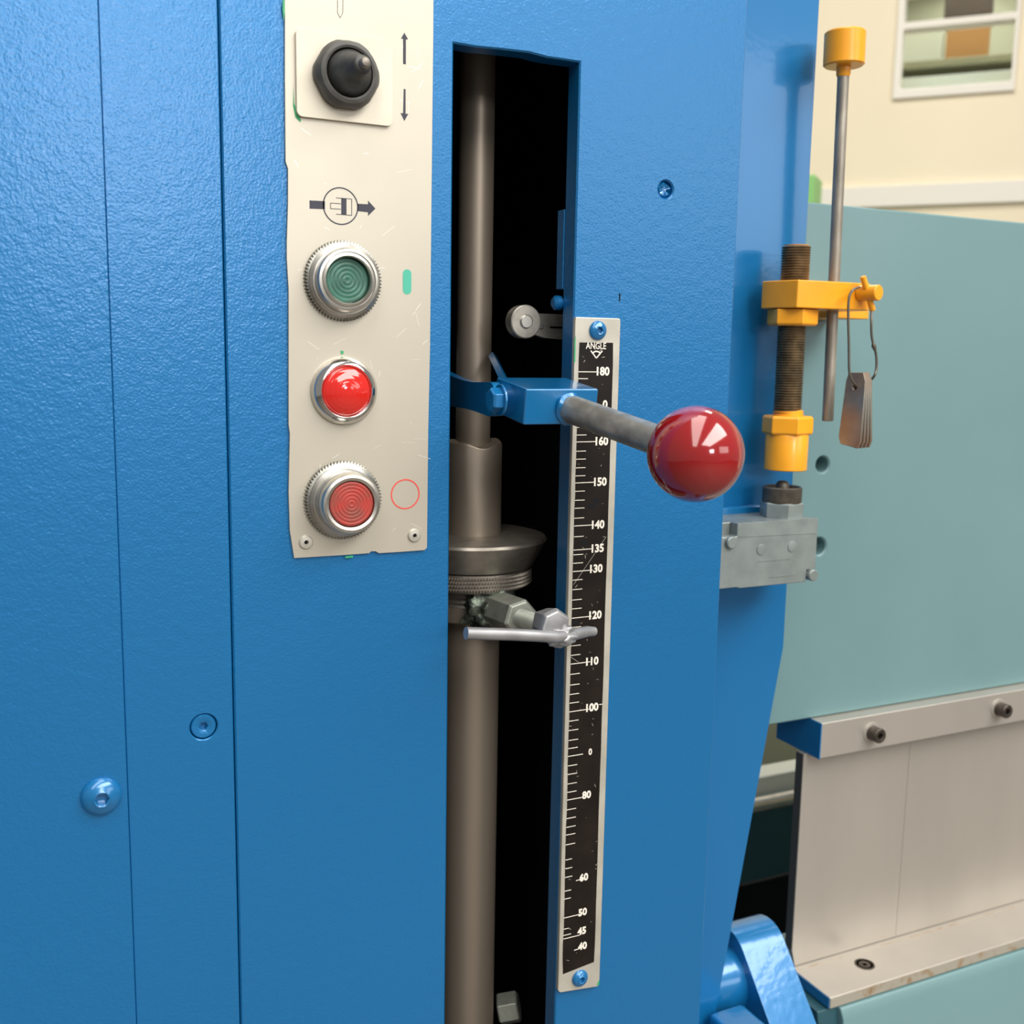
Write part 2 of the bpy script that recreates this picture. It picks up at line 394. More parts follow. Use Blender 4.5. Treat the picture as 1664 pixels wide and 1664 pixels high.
# ------------------------------------------------------------------ control panel
CY = -.0016
def pp(px, py, Y=CY): q = P(px, py, Y); return (q.x, q.z)
cp = thing('control_panel', 'scratched bare aluminium control panel plate with printed arrows', 'control panel', (.165, 0, 1.2455))
out = [pp(478, 907), pp(560, 902), pp(600, 899), pp(603, 896), pp(610, 896), pp(616, 899), pp(650, 897), pp(690, 894), pp(694, 890),
       pp(696, 700), pp(699, 560), pp(701, 350), (.2013, 1.50), (.2013, 1.64), (.1285, 1.64), (.1281, 1.50), pp(463, 130), pp(464, 262), pp(468, 274), pp(468, 330), pp(466, 395),
       pp(466, 420), pp(469, 470), pp(469, 690), pp(471, 705), pp(469, 800), pp(471, 862)]
obj('plate', plate(NB(), out, CY, -.0001), m_alu, cp, bevel=.0003)
for px, py in ((497, 881), (673, 870)):
    x, z = pp(px, py); b = NB()
    lathe(b, [(.0036, 0), (.0036, .0004), (.003, .0011), (.0012, .0013), (.0010, .0010), (.0009, -.0008)], (x, CY, z), (0, -1, 0), 28)
    obj('rivet', b, m_scale, cp)
    b = NB(); lathe(b, [(.0009, 0), (.0009, .0004)], (x, CY-.0001, z), (0, -1, 0), 12); obj('rivet_hole', b, m_inner, cp.children[-1] if False else cp)
def flat(name, polys, m, y=CY, th=.00012, parent=cp):
    b = NB()
    for q in polys:
        outer, holes = (q[0], q[1:]) if isinstance(q[0][0], tuple) else (q, [])
        plate(b, outer, y-th, y-.00002, holes)
    return obj(name, b, m, parent, smooth=0)
def ppl(l): return [pp(*q) for q in l]
flat('up_arrow', [ppl([(657, 53), (663, 64), (659.5, 64), (659.5, 104.5), (655, 104), (655, 63), (651.5, 63)])], m_ink)
flat('down_arrow', [ppl([(656, 144.5), (659, 145), (659, 185), (663.5, 185), (657, 196.5), (651, 184), (655, 184)])], m_ink)
gx, gz = pp(561.5, 0)
def ring(px, py, rpx, wpx, asp=1):
    x, z = pp(px, py); k = 1/3.33e3
    return [circ(x, z, rpx*k, 48), list(reversed(circ(x, z, (rpx-wpx)*k, 48)))]
def lerp(a, b, t): return (a[0]+(b[0]-a[0])*t, a[1]+(b[1]-a[1])*t)
flat('circle_symbol', [ring(553.5, 335, 29.5, 2)], m_ink)
flat('arrow_tail', [ppl([(503, 325.5), (528, 327), (528, 340), (503, 339)])], m_ink)
flat('arrow_head', [ppl([(581, 331), (598, 332), (598, 326), (610, 339), (598, 351), (598, 345), (581, 343)])], m_ink)
def line(l, wpx=1.0):
    b = []
    for (x0, y0), (x1, y1) in zip(l, l[1:]):
        L = math.hypot(x1-x0, y1-y0); nx, ny = -(y1-y0)/L*wpx/2, (x1-x0)/L*wpx/2
        b.append(ppl([(x0+nx, y0+ny), (x1+nx, y1+ny), (x1-nx, y1-ny), (x0-nx, y0-ny)]))
    return b
flat('piston_symbol', [ppl([(554.5, 322), (563, 322.5), (563, 349), (554.5, 348.5)])] +
     line([(546, 321.5), (571.5, 323.5), (571.5, 350), (546, 348)]) + line([(554, 331), (537, 330), (537, 339), (554, 340)]), m_ink)
flat('needle_outline', line([(548.4, -12), (548.4, 21), (552.7, 29), (556.8, 22), (557.6, -12)], .8), m_ink)
x0, z0 = pp(654.5, 478); x1, z1 = pp(668.5, 438)
flat('green_mark', [rrect(x0, x1, z0, z1, (x1-x0)*.49)], m_inkg)
flat('red_circle', [ring(658.5, 803, 26.2, 2.3)], m_inkr)
for q in [ppl([(459.5, 0), (462.5, 0), (463, 20), (461, 34), (459, 15)]), ppl([(560, 904), (573, 902.5), (574, 906), (562, 907)]), ppl([(553, 570), (558, 570), (558.5, 575), (554, 576)]),
                     ppl([(476.5, 140), (478, 168), (482, 180), (489, 195), (488, 199), (480, 191), (476, 172)])]: flat('paint_smear', [q], m_smear)
# scratches
sc = []
for i in range(60):
    px, py = random.uniform(475, 690), random.uniform(5, 890); t = random.gauss(-.3, .8); L = random.uniform(4, 26)
    sc += line([(px, py), (px+L*math.cos(t), py+L*math.sin(t))], random.uniform(.35, .8))
flat('scratches', sc, m_scr, CY, .00003)['kind'] = 'stuff'

def at_panel(px, py): x, z = pp(px, py); return Vector((x, CY, z))
OUT = (0, -1, 0)
# toggle switch
c = at_panel(558, 126)
t = thing('toggle_switch', 'black rubber-booted toggle switch on an ivory square plate', 'switch', (c.x, c.y, c.z-.024))
x0, z1 = pp(479, 46); x1, z0 = pp(635, 206)
x0, x1, z0, z1 = x0, x1+.0003, z0-.0002, z1
obj('square_plate', plate(NB(), rrect(x0, x1, z0, z1, .0028), CY-.0022, CY), m_ivory, t, bevel=.0006)
c2 = V(c.x, CY-.0022, c.z)
b = NB(); lathe(b, [(.0172, 0, 'hex', .0156), (.0172, .0050, 'hex', .0156), (.0148, .0062), (.0137, .0085), (.0122, .0090), (.0112, .0086), (.0110, .0030)], c2, OUT, 72, rot=R(30)); obj('hex_nut', b, m_rubbernut, t, smooth=40)
b = NB(); ax = V(.10, -1, .06).normalized()
lathe(b, [(.0106, .002), (.0108, .006), (.0098, .0092), (.0080, .0118), (.0064, .0140), (.0052, .0170), (.0046, .0200), (.0040, .0216), (.0026, .0220)], c2, ax, 40); bo = obj('rubber_boot', b, m_rubber, t, smooth=60)
b = NB(); lathe(b, [(.0025, .0212), (.0025, .0240), (.0019, .0252), (.0008, .0256)], c2, ax, 24); obj('lever_tip', b, m_steeld, bo)

def fresnel_lens(c, r, h, rings, m, parent, name='lens', amp=.00025, dome=0.):
    prof = [(r, h-.002), (r, h-.0003), (r*.96, h)]
    n = rings*4
    for i in range(1, n):
        rr = r*.95*(1-i/n); hh = h + dome*(1-(rr/r)**2) + amp*math.sin(i*math.pi/2)
        prof.append((max(rr, .0001), hh))
    b = NB(); lathe(b, prof, c, OUT, 48); return obj(name, b, m, parent, smooth=80)
def knurl_ring(c, r, h, m, parent, name='knurled_ring', n=72, amp=.0007):
    b = NB(); lathe(b, [(r-.0010, 0), (r, .0006), (r, h-.0012), (r-.0022, h)], c, OUT, n*2,
                    rf=lambda i, k, t: ((amp if k % 2 else -amp) if i in (1, 2) else 0, 0)); return obj(name, b, m, parent, smooth=50)
# green push button
c = at_panel(556, 457)
t = thing('push_button', 'green ribbed push button in a chrome collar, under the toggle switch', 'push button', (c.x, c.y, c.z-.0188))
knurl_ring(c, .0187, .0042, m_knurl, t)
b = NB(); lathe(b, [(.0176, .003), (.0176, .0050), (.0160, .0062), (.0152, .0062), (.0152, .0100), (.0145, .0112), (.0134, .0114), (.0132, .0102), (.0128, .0102), (.0127, .0116), (.0115, .0120), (.0109, .0112), (.0107, .006)], c, OUT, 64); obj('chrome_collar', b, m_chrome, t, smooth=30)
fresnel_lens(c, .0105, .0088, 5, m_green, t, amp=.00012)
# red indicator lamp
c = at_panel(558.5, 635)
t = thing('indicator_lamp', 'bright red domed indicator lamp in a shiny chrome bezel', 'indicator lamp', (c.x, c.y, c.z-.0168))
b = NB(); lathe(b, [(.0168, 0), (.0168, .0016), (.0158, .0038), (.0142, .0058), (.0130, .0064), (.0121, .0058), (.0120, .003)], c, OUT, 64); obj('chrome_bezel', b, m_chrome2, t, smooth=60)
fresnel_lens(c, .0120, .0056, 5, m_redlens, t, amp=.00004, dome=.0034)
# red push button
c = at_panel(556, 812)
t = thing('push_button', 'dull red ribbed push button in a deep grey collar at the panel bottom', 'push button', (c.x, c.y, c.z-.0192))
knurl_ring(c, .0192, .0042, m_knurl, t)
b = NB(); lathe(b, [(.0178, .003), (.0178, .0052), (.0163, .0064), (.0156, .0064), (.0156, .0092), (.0150, .0098), (.0150, .0150), (.0143, .0166), (.0130, .0170), (.0116, .0166), (.0113, .0155), (.0112, .009)], c, OUT, 64); obj('chrome_collar', b, m_chrome, t, smooth=30)
fresnel_lens(c, .0110, .0162, 6, m_redbtn, t, amp=.00016)

# ------------------------------------------------------------------ shaft in the slot
AY = .075
ax0 = P(769, 660, AY); AX = ax0.x
def zf(py, Y, px=769): return Z(px, py, Y)
sh = thing('stop_shaft', 'brown steel vertical shaft with flanged collar standing inside the slot', 'shaft', (AX, AY, .80))
zs = zf(719, AY); zfl = zf(867, AY)
b = NB(); cyl(b, (AX, AY, zs-.02), (AX, AY, 1.90), .0105, 40); obj('upper_rod', b, m_steel, sh)
b = NB(); lathe(b, [(.0178, 0), (.0178, zs-zfl-.001), (.0172, zs-zfl), (.0108, zs-zfl)], (AX, AY, zfl), seg=56,
                rf=lambda i, k, t: (0, (.0016*math.sin(t*2+1.5)+.0008*math.sin(5*t)) if i > 0 else 0)); obj('sleeve', b, m_steel, sh)
b = NB(); lathe(b, [(.0178, .0010), (.040, .0008), (.0452, -.0006), (.0462, -.0022), (.0455, -.0038), (.0385, -.0165), (.0375, -.0180), (.030, -.0182)], (AX, AY, zfl), seg=72, cap0=True); obj('flange_collar', b, m_steeld, sh)
def kn(i, k, t): return ((.0009 if (i % 2 == 0 and (k+i//2) % 2) else -.0003) if 1 <= i <= 9 else 0, 0)
b = NB(); lathe(b, [(.0355, 0)]+[(.0366, .0010+.00112*i) for i in range(9)]+[(.0355, .0110)], (AX, AY, zfl-.0300), seg=260, rf=kn); obj('knurled_ring', b, m_steeld, sh, smooth=0)
b = NB(); lathe(b, [(.0275, 0)]+[(.0275-.0008*(i % 2), .0015*i) for i in range(8)]+[(.030, .012)], (AX, AY, zfl-.0405), seg=56); obj('thread', b, m_steeld, sh)
zh0 = zf(1018, AY-.0275); zh1 = zfl-.0400
b = NB(); lathe(b, [(.0262, 0), (.0272, .001), (.0272, zh1-zh0)], (AX, AY, zh0), seg=64); obj('hub', b, m_steel, sh)
b = NB(); cyl(b, (AX, AY, .80), (AX, AY, zh0+.001), .0180, 48); obj('lower_rod', b, m_steel, sh)
# clamp stud welded to the hub
hp = P(893, 1022, -.017)
hd = V(hp.x-AX, hp.y-AY, 0).normalized()
n0 = V(AX, AY, P(800, 985, .05).z) + hd*.026
n0.z = (hp.z + n0.z)/2
hd = (hp-n0).normalized()
n0 = n0 + hd*.0065 + V(0, 0, -.001); hd = (hp-n0).normalized()
nl = .0300
b = NB(); lathe(b, [(.0100, 0), (.0110, .001), (.0110, nl-.0015), (.0096, nl)], n0, hd, 6, rot=R(12)); obj('coupling_nut', b, m_zinc, sh, smooth=0, bevel=.0005)
b = NB(); wa, wu, wv = frame(hd)
bmesh.ops.create_icosphere(b, subdivisions=4, radius=1)
for v in b.verts:
    k = 1+.42*noise.noise(v.co*2.3+V(3, 1, 2))+.22*noise.noise(v.co*5.5)
    q = v.co*k
    v.co = n0 + wa*(q.x*.0105-.0045) + wu*(q.y*.0165) + wv*(q.z*.0165)
obj('weld', b, m_weld, sh, smooth=75)
# tommy-bar clamp screw
cs = thing('clamp_screw', 'silver painted tommy bar clamp screw crossing the angle scale', 'screw', hp)
b = NB(); L = (hp-n0).length
prof = []
for i in range(int((L-nl+.012)/.0006)): prof.append((.0056-.0005*(i % 2), i*.0006))
lathe(b, prof, n0+hd*(nl-.012), hd, 28); obj('threaded_stud', b, m_zinc, cs, smooth=0)
b = NB(); lathe(b, [(.0076, -.0068), (.0094, -.0055), (.0098, .0035), (.0084, .0062), (.003, .0070)], hp+V(.0004, 0, .0018), hd, 7, rot=.5,
                rf=lambda i, k, t: (.0020*noise.noise((i*.4, math.cos(t)*2, math.sin(t)*2)), .0015*noise.noise((5, math.cos(t)*1.5, math.sin(t)*1.5)))); wh = obj('welded_head', b, m_silver, cs, smooth=25, bevel=.0010)
b = NB(); bmesh.ops.create_icosphere(b, subdivisions=4, radius=1)
for v in b.verts:
    k = 1+.35*noise.noise(v.co*2+V(1, 7, 2))+.15*noise.noise(v.co*5)
    q = v.co*k; v.co = hp + V(.0040, -.0062, -.0030) + V(q.x*.0088, q.y*.0046, q.z*.0058)
obj('weld_lump', b, m_silver, wh, smooth=75)
bp = [P(757, 1029, -.030), P(790, 1030, -.030), P(830, 1031, -.029), P(870, 1033, -.028), P(900, 1035, -.027), P(920, 1034, -.024), P(940, 1029, -.020), P(955, 1026, -.017), P(966, 1026, -.016)]
b = NB(); tube(b, bp, lambda s: .0033 if s < .8 else .0033-.0008*(s-.8)*5, 16); obj('tommy_bar', b, m_silver, cs, smooth=60)
# nut at slot bottom
b = NB(); q = P(818, 1640, .075); lathe(b, [(.0095, -.007), (.0105, -.006), (.0105, .006), (.0095, .007)], (q.x+.004, q.y, q.z), (1, -.5, .25), 6, rot=.3)
obj('hex_nut', b, m_zinc, sh, smooth=0, bevel=.0006)

# ------------------------------------------------------------------ roller lever in the slot
ry = .030; c = P(850, 523, ry); rr = .0093
rl = thing('roller_lever', 'small steel roller on a pressed arm at the slot right side', 'roller', (c.x, c.y, c.z-rr))
b = NB(); lathe(b, [(rr-.0004, -.004), (rr, -.0035), (rr, .0035), (rr-.0006, .004), (.0042, .004), (.0042, .0036)], c, OUT, 48); obj('roller', b, m_rodst, rl)
b = NB(); lathe(b, [(.0036, -.006), (.0036, .0046), (.0032, .0050)], c, OUT, 32); obj('pin', b, m_chrome, rl)
b = NB(); e0 = P(875, 527, ry); ex = P(918, 527, ry).x+.008
plate(b, [(c.x-.003, c.z-.005), (c.x+.008, c.z-.0065), (e0.x+.006, e0.z-.0075), (ex, e0.z-.0085), (ex, e0.z-.002), (e0.x+.0095, e0.z-.002), (e0.x+.0095, e0.z-.0008), (ex, e0.z-.0008), (ex, e0.z+.0060), (e0.x, e0.z+.0062), (c.x-.003, c.z+.005)], ry+.004, ry+.009)
obj('arm', b, m_rodst, rl, bevel=.0008)
b = NB(); lathe(b, [(.0016, 0), (.0016, .0006), (.0012, .0009)], (e0.x+.0035, ry+.004, e0.z-.001), OUT, 16); obj('rivet', b, m_chrome, rl)

# ------------------------------------------------------------------ hand lever with red ball
TH = R(7.5)
by = -.036
c0 = P(855, 632, by); c1 = P(973, 631, by); cb = P(850, 692, by)
bw = c1.x-c0.x; bh = c0.z-cb.z; bd = .036
LM = Matrix.Translation((c0.x, by, c0.z)) @ Matrix.Rotation(TH, 4, 'X')      # local: x right, y into slot, z up from the front top-left edge
lv = thing('hand_lever', 'blue clevis block lever with steel rod and glossy red ball knob', 'lever', (c0.x+bw/2, by, c0.z-bh))
b = NB(); box(b, 0, bw, 0, bd, -bh, 0, LM); obj('clevis_block', b, m_bluegl, lv, bevel=.0009)
r0 = P(925, 664, by+.002); kc = P(1130, 738, -.118)
rd = (kc-r0).normalized()
b = NB(); cyl(b, r0-rd*.004, kc, .0073, 32); obj('lever_rod', b, m_rodst, lv)
b = NB(); lathe(b, [(.0086, -.001), (.0088, .0006), (.0074, .0020)], r0, rd, 28, rf=lambda i, k, t: (.0003*math.sin(3*t), .0007*math.sin(5*t))); obj('weld_bead', b, m_bluegl, lv)
kd = (kc-CAM).dot(fw); KR = 78.5*kd/FPX
prof = [(KR*math.sin(math.pi*i/40)+.00005, -KR*math.cos(math.pi*i/40)) for i in range(41)]
b = NB(); lathe(b, prof, kc, rd, 64); obj('ball_knob', b, m_knob, lv, smooth=80)['label'] = 'glossy dark red ball knob'
# fork arms running back into the slot
def arm(x0, x1, y_end, zc0, zc1, h, name):
    b = NB(); n = 14; up = []; lo = []
    for i in range(n+1):
        s = i/n; y = .010+(y_end-.010)*s
        up.append((y, zc0+(zc1-zc0)*s + h/2 - .0022*math.sin(s*math.pi*1.2)*(s < .95))); lo.append((y, zc0+(zc1-zc0)*s-h/2+.0008*math.sin(s*5)))
    nose = [(.010-(h/2)*math.sin(a)*1.0, zc0+(h/2)*math.cos(a)) for a in [math.pi*k/12 for k in range(1, 12)]]
    outl = list(reversed(up)) + nose + lo
    prism(b, outl, [], lambda q: Vector((x0, q[0]-.012, q[1])), lambda q: Vector((x1, q[0]-.012, q[1])))
    return obj(name, b, m_bluegl, lv, bevel=.0005)
xa = c0.x-.0052
zc = (c0.z+cb.z)/2 + .0025
arm(xa, c0.x-.0002, .085, zc, zc+.004, .0182, 'fork_arm')
def hexbolt(c, axis, r, h, m, parent, name='hex_bolt', rot=.2, washer=True):
    b = NB()
    if washer: lathe(b, [(r*1.22, 0), (r*1.24, .0003), (r*1.24, .0011), (r*1.20, .0013)], c, axis, 32)
    lathe(b, [(r, .0012), (r, .0012+h*.8), (r*.86, .0012+h)], c, axis, 6, rot=rot)
    return obj(name, b, m, parent, smooth=0, bevel=.0003)
zb_ = P(818, 651, by+.013).z
hexbolt((xa, by+.014+.004, zb_), (-1, 0, 0), .0066, .0055, m_bluegl, lv, rot=.5)
hexbolt((c1.x, by+.016, c1.z-.0085), (1, 0, 0), .0070, .0030, m_bluegl, lv)
b = NB(); q = P(822, 612, .01); q2 = P(800, 578, .06); tube(b, [V(q.x, .010, q.z-.004), V(q2.x, .060, q2.z)], .0024, 4); obj('link_bar', b, m_bluegl, lv, smooth=0)
b = NB(); q = P(738, 640, .055); box(b, q.x-.014, q.x+.0012, .112, .117, Z(738, 700, .11), Z(738, 565, .11)); obj('guide_plate', b, m_zinc, sh)

# ------------------------------------------------------------------ angle scale
AYS = -.0030
ang = thing('angle_scale', 'long cream-edged black angle scale strip numbered 180 down to 40', 'scale', (.2985, 0, .9670))
sl = lambda px, py: (X(px, py, AYS), Z(px, py, AYS))
ax_l, ax_r = .2838, .3125
zt = Z(968, 516, AYS); zb0 = Z(912, 1613, AYS); zb1 = Z(970, 1604, AYS)
obj('plate', plate(NB(), [(ax_l+.0015, zb0), (ax_r-.001, zb1), (ax_r, zb1+.002), (ax_r, zt-.0008), (ax_r-.0008, zt), (ax_l+.0005, zt), (ax_l, zt-.002), (ax_l, zb0+.002)], AYS, 0), m_scale, ang, bevel=.0006)
fy = AYS-.00003
bx0 = X(939.5, 604, AYS); bx1 = X(995.5, 604, AYS)
bzt = Z(968, 557, AYS); bzb = Z(938, 1574, AYS)
edge = [(bx0+.0003, bzt), (bx1-.0003, bzt+.0002), (bx1, bzt-.01)]
for i in range(1, 30):
    s = i/30; edge.append((bx1+random.uniform(-.00015, .00015), bzt+(bzb-bzt)*s))
edge += [(bx1-.0002, bzb+.0015), (bx0+.0004, bzb-.0012)]
for i in range(1, 40):
    s = i/40; edge.append((bx0+random.uniform(-.0002, .0002), bzb+(bzt-bzb)*s))
flat('black_face', [edge], m_black, AYS, .00006, ang)
TY = AYS-.00006
nums = {180: (978.5, 604), 160: (976.5, 717.5), 150: (974, 783.5), 140: (970.5, 853), 135: (970, 891.5), 130: (967.5, 924.5), 120: (966, 1000), 110: (961, 1075), 100: (961, 1150), 80: (953, 1292), 60: (948.5, 1426), 50: (946.5, 1482.5), 45: (945.5, 1513), 40: (946.5, 1537.5)}
for n, (px, py) in nums.items():
    q = P(px, py, TY); text('numeral', str(n), .0063 if n > 99 else .0060, (q.x, q.z), m_print, ang, TY-.0001, .00016, .96)
q = P(983, 658, TY); text('numeral', '0', .0063, (q.x, q.z), m_print, ang, TY-.0001, .00016, .96)
q = P(959, 1222, TY); text('numeral', '0', .0052, (q.x, q.z), m_print, ang, TY-.0001, .0001, .9)
q = P(968.5, 562.5, TY); text('angle_lettering', 'ANGLE', .0050, (q.x, q.z), m_print, ang, TY-.0001, .00004, .80)
# angle symbol: two legs and an arc
ox, oz = P(969, 582, TY).x, P(969, 582, TY).z
def seg2(a, b_, w):
    d = Vector((b_[0]-a[0], b_[1]-a[1])); n = Vector((-d.y, d.x)).normalized()*w/2
    return [(a[0]+n.x, a[1]+n.y), (b_[0]+n.x, b_[1]+n.y), (b_[0]-n.x, b_[1]-n.y), (a[0]-n.x, a[1]-n.y)]
arc = [(ox+.0030*math.sin(t), oz+.0009+.0028*math.cos(t)) for t in [R(-45+9*i) for i in range(11)]]
flat('angle_symbol', [seg2((ox, oz), (ox-.0036, oz+.0040), .0007), seg2((ox, oz), (ox+.0036, oz+.0040), .0007)] + [seg2(p_, q_, .0008) for p_, q_ in zip(arc, arc[1:])], m_print, TY, .0001, ang)
longs = [604.2, 718, 784.4, 854, 893, 927.7, 1003, 1077, 1154, 1225.6, 1295.8, 1485, 1518.6]
shorts = [615.3, 628, 641, 654, 667.5, 681, 694.5, 706.8, 733, 746, 760, 773, 798, 812.7, 825.5, 841.5, 871.5, 900.7, 914.4, 941.6, 957, 973.7, 988, 1018, 1033, 1047.7, 1063, 1093.6, 1110.8, 1126, 1140, 1169, 1184, 1200, 1213, 1241, 1254.7, 1270, 1283.5, 1311.6, 1325.6, 1339.6, 1352, 1367.7, 1392, 1406, 1420, 1442, 1454.7, 1503, 1513]
tk = []
def tickz(py): return Z(945, py, TY)
for py in longs:
    z = tickz(py); L = .0128 if py < 1160 else (.0098 if py < 1300 else .0112)
    tk.append([(bx0, z-.00022), (bx0+L, z-.00022), (bx0+L, z+.00022), (bx0, z+.00022)])
for py in shorts:
    z = tickz(py); L = .0062 if py < 1380 else random.uniform(.003, .0055)
    tk.append([(bx0, z-.0002), (bx0+L, z-.0002), (bx0+L, z+.0002), (bx0, z+.0002)])
for py in (1429, 1541):
    z = tickz(py); tk.append([(bx0+.0075, z-.00025), (bx0+.0125, z+.00005), (bx0+.0125, z+.0005), (bx0+.0075, z+.0002)])
z = tickz(1149); tk.append([(bx1-.0022, z-.0002), (bx1, z-.0002), (bx1, z+.0002), (bx1-.0022, z+.0002)])
for q in tk: flat('tick_mark', [q], m_print, TY, .0001, ang)
scs = []
for i in range(55):
    x, z = random.uniform(bx0+.001, bx1-.001), random.uniform(bzb, bzt); t = random.uniform(0, 3.14); L = random.uniform(.0003, .0022)
    scs.append(seg2((x, z), (x+L*math.cos(t), z+L*math.sin(t)), random.uniform(.00012, .0003)))
a_, b_ = sl(932, 950), sl(985, 872); scs.append(seg2(a_, b_, .0002))
a_, b_ = sl(925, 1066), sl(940, 1076); scs.append(seg2(a_, b_, .0002))
flat('scratches', scs, m_scale, TY, .00004, ang)['kind'] = 'stuff'
ch_ = []
for px, py in ((962, 823), (969, 814), (949, 882), (935, 1012)):
    x, z = sl(px, py); ch_.append([(x+random.uniform(.0012, .0034)*math.cos(k*.7), z+random.uniform(.0010, .0026)*math.sin(k*.7)) for k in range(9)])
for q in ch_: flat('worn_patch', [q], m_inner, TY, .00003, ang)
for q in [[(ax_l-.0001, Z(933, 590, AYS)), (ax_l+.0007, Z(933, 588, AYS)), (ax_l+.0006, Z(933, 545, AYS)), (ax_l-.0001, Z(933, 552, AYS))],
                     [(ax_r-.0022, zb1+.001), (ax_r-.0003, zb1+.0012), (ax_r-.0003, zb1+.0045), (ax_r-.0014, zb1+.003)]]: flat('paint_smear', [q], m_smear, AYS, .00008, ang)
for px, py in ((971, 537), (942, 1589)):
    q = P(px, py, AYS); button_screw((q.x, AYS, q.z), OUT, .0053, .0030, .0019, m_bluegl, ang)['label'] = 'blue painted socket screw'
# nicks in the paint
flat('paint_nick', [[(X(1006, 476, 0), Z(1006, 476, 0)), (X(1008, 478, 0), Z(1008, 478, 0)), (X(1007.5, 489, 0), Z(1007, 489, 0)), (X(1006, 490, 0), Z(1006, 490, 0))]], m_inner, -.0001, .0001, col)

# ------------------------------------------------------------------ ram and tooling at the right
QY = .112
rmz1 = Z(1310, 328, QY); rmz0 = Z(1345, 1163, QY)
ram = thing('press_ram', 'teal painted press ram plate behind the orange stop', 'ram', (1.0, QY, rmz0))
hs = [(P(1337, 755, QY), .0062), (P(1331, 888, QY), .0068)]
obj('plate', cplate(NB(), [(.44, rmz0), (1.9, rmz0), (1.9, rmz1), (.44, rmz1)], QY, QY+.04, [circ(h.x, h.z, r, 32) for h, r in hs], .0012), m_teal, ram)
for h, r in hs:
    b = NB(); lathe(b, [(r+.0004, 0), (r+.0002, .012), (.0005, .0145)], (h.x, QY+.026, h.z), OUT, 28, cap1=False); obj('hole_bottom', b, m_teal, ram)
# clamp bar
cy = .100
kx0 = X(1334, 1200, cy); kz1 = Z(1339, 1164, cy); kz0 = Z(1334, 1233, cy); kz1 = min(kz1, rmz0-.0003)
kb = thing('clamp_bar', 'bare steel clamp bar with socket bolts under the teal ram', 'clamp bar', (1.0, cy, kz0))
obj('bar', box(NB(), kx0, 1.9, cy, QY+.04, kz0, kz1), m_tool, kb, bevel=.0008)
be = NB(); box(be, kx0-.0008, kx0+.0003, cy-.0002, QY+.0395, kz0-.0002, kz1)
obj('painted_end', be, m_bluegl, kb)['label'] = 'blue painted bar end'
for px, py in ((1416, 1190), (1622, 1151)):
    q = P(px, py, cy); b = NB()
    lathe(b, [(.0056, 0), (.0060, .0004), (.0060, .0095), (.0054, .0103), (.0033, .0103), (.0029, .0100, 'hex'), (.0027, .0055, 'hex')], (q.x, cy, q.z), OUT, 48); obj('socket_bolt', b, m_bolt, kb)
    b = NB(); lathe(b, [(.0085, 0), (.0085, .0006), (.007, .0009)], (q.x, cy, q.z), OUT, 36); obj('washer', b, m_tool, kb)
# punch blade
ty = .114
tx0 = X(1306, 1232, ty); tz0 = Z(1288, 1571, ty)
pu = thing('punch_blade', 'tall plain ground steel punch blade below the clamp bar', 'punch', (1.0, ty, tz0))
obj('blade', prism(NB(), [(tx0, tz0+.014), (tx0+.004, tz0), (.86*1.0, tz0), (.86, kz0-.0005), (tx0, kz0-.0005)], [], lambda p: V(p[0], ty, p[1]), lambda p: V(p[0], ty+.009, p[1])), m_tool, pu, bevel=.0006)
obj('blade_end_face', box(NB(), tx0-.0004, tx0+.0001, ty+.0004, ty+.0086, tz0+.015, kz0-.001), m_tooledge, pu, smooth=0)
bx = X(1472, 1300, ty)
obj('blade_joint', box(NB(), bx-.0001, bx+.0001, ty-.00008, ty+.0005, tz0+.001, kz0-.001), m_tooledge, pu, smooth=0)
bl2 = obj('blade_insert', box(NB(), .861, 1.9, ty, ty+.009, tz0, kz0-.0005), m_tool, pu, bevel=.0006)
# die rail
ldz = tz0-.0004
q = P(1349, 1622, 0); v = ray(1349, 1622); fp = CAM + v*((ldz-CAM.z)/v.z)
dy = fp.y; dx0 = fp.x
die = thing('die_rail', 'flat ground steel die rail at the foot of the punch blade', 'rail', (1.0, dy, ldz-.02))
lz0 = Z(1349, 1639, dy)
obj('rail', box(NB(), dx0, 1.9, dy, ty+.03, lz0, ldz), m_tool, die, bevel=.0008)
obj('rusty_edge', box(NB(), dx0+.0005, 1.9, dy-.0003, dy+.0004, lz0+.0002, ldz-.0010), m_rust, die, smooth=0)
obj('painted_end', box(NB(), dx0-.0006, dx0+.0002, dy+.0006, ty+.03, lz0, ldz-.0006), m_bluegl, die)['label'] = 'blue painted rail end'
v = ray(1405, 1567); sp = CAM + v*((ldz-CAM.z)/v.z)
b = NB(); lathe(b, [(.0082, 0), (.0082, .0003), (.0068, .0004), (.0066, -.0012), (.0050, -.0012), (.0048, .0002), (.0024, .0002), (.0021, .0, 'hex'), (.0019, -.002, 'hex')], (sp.x, sp.y, ldz), (0, 0, 1), 48); obj('screw', b, m_bolt, die)
obj('rail_groove', box(NB(), dx0+.004, 1.9, ty-.0055, ty-.0045, ldz-.0002, ldz+.00012), m_rust, die, smooth=0)
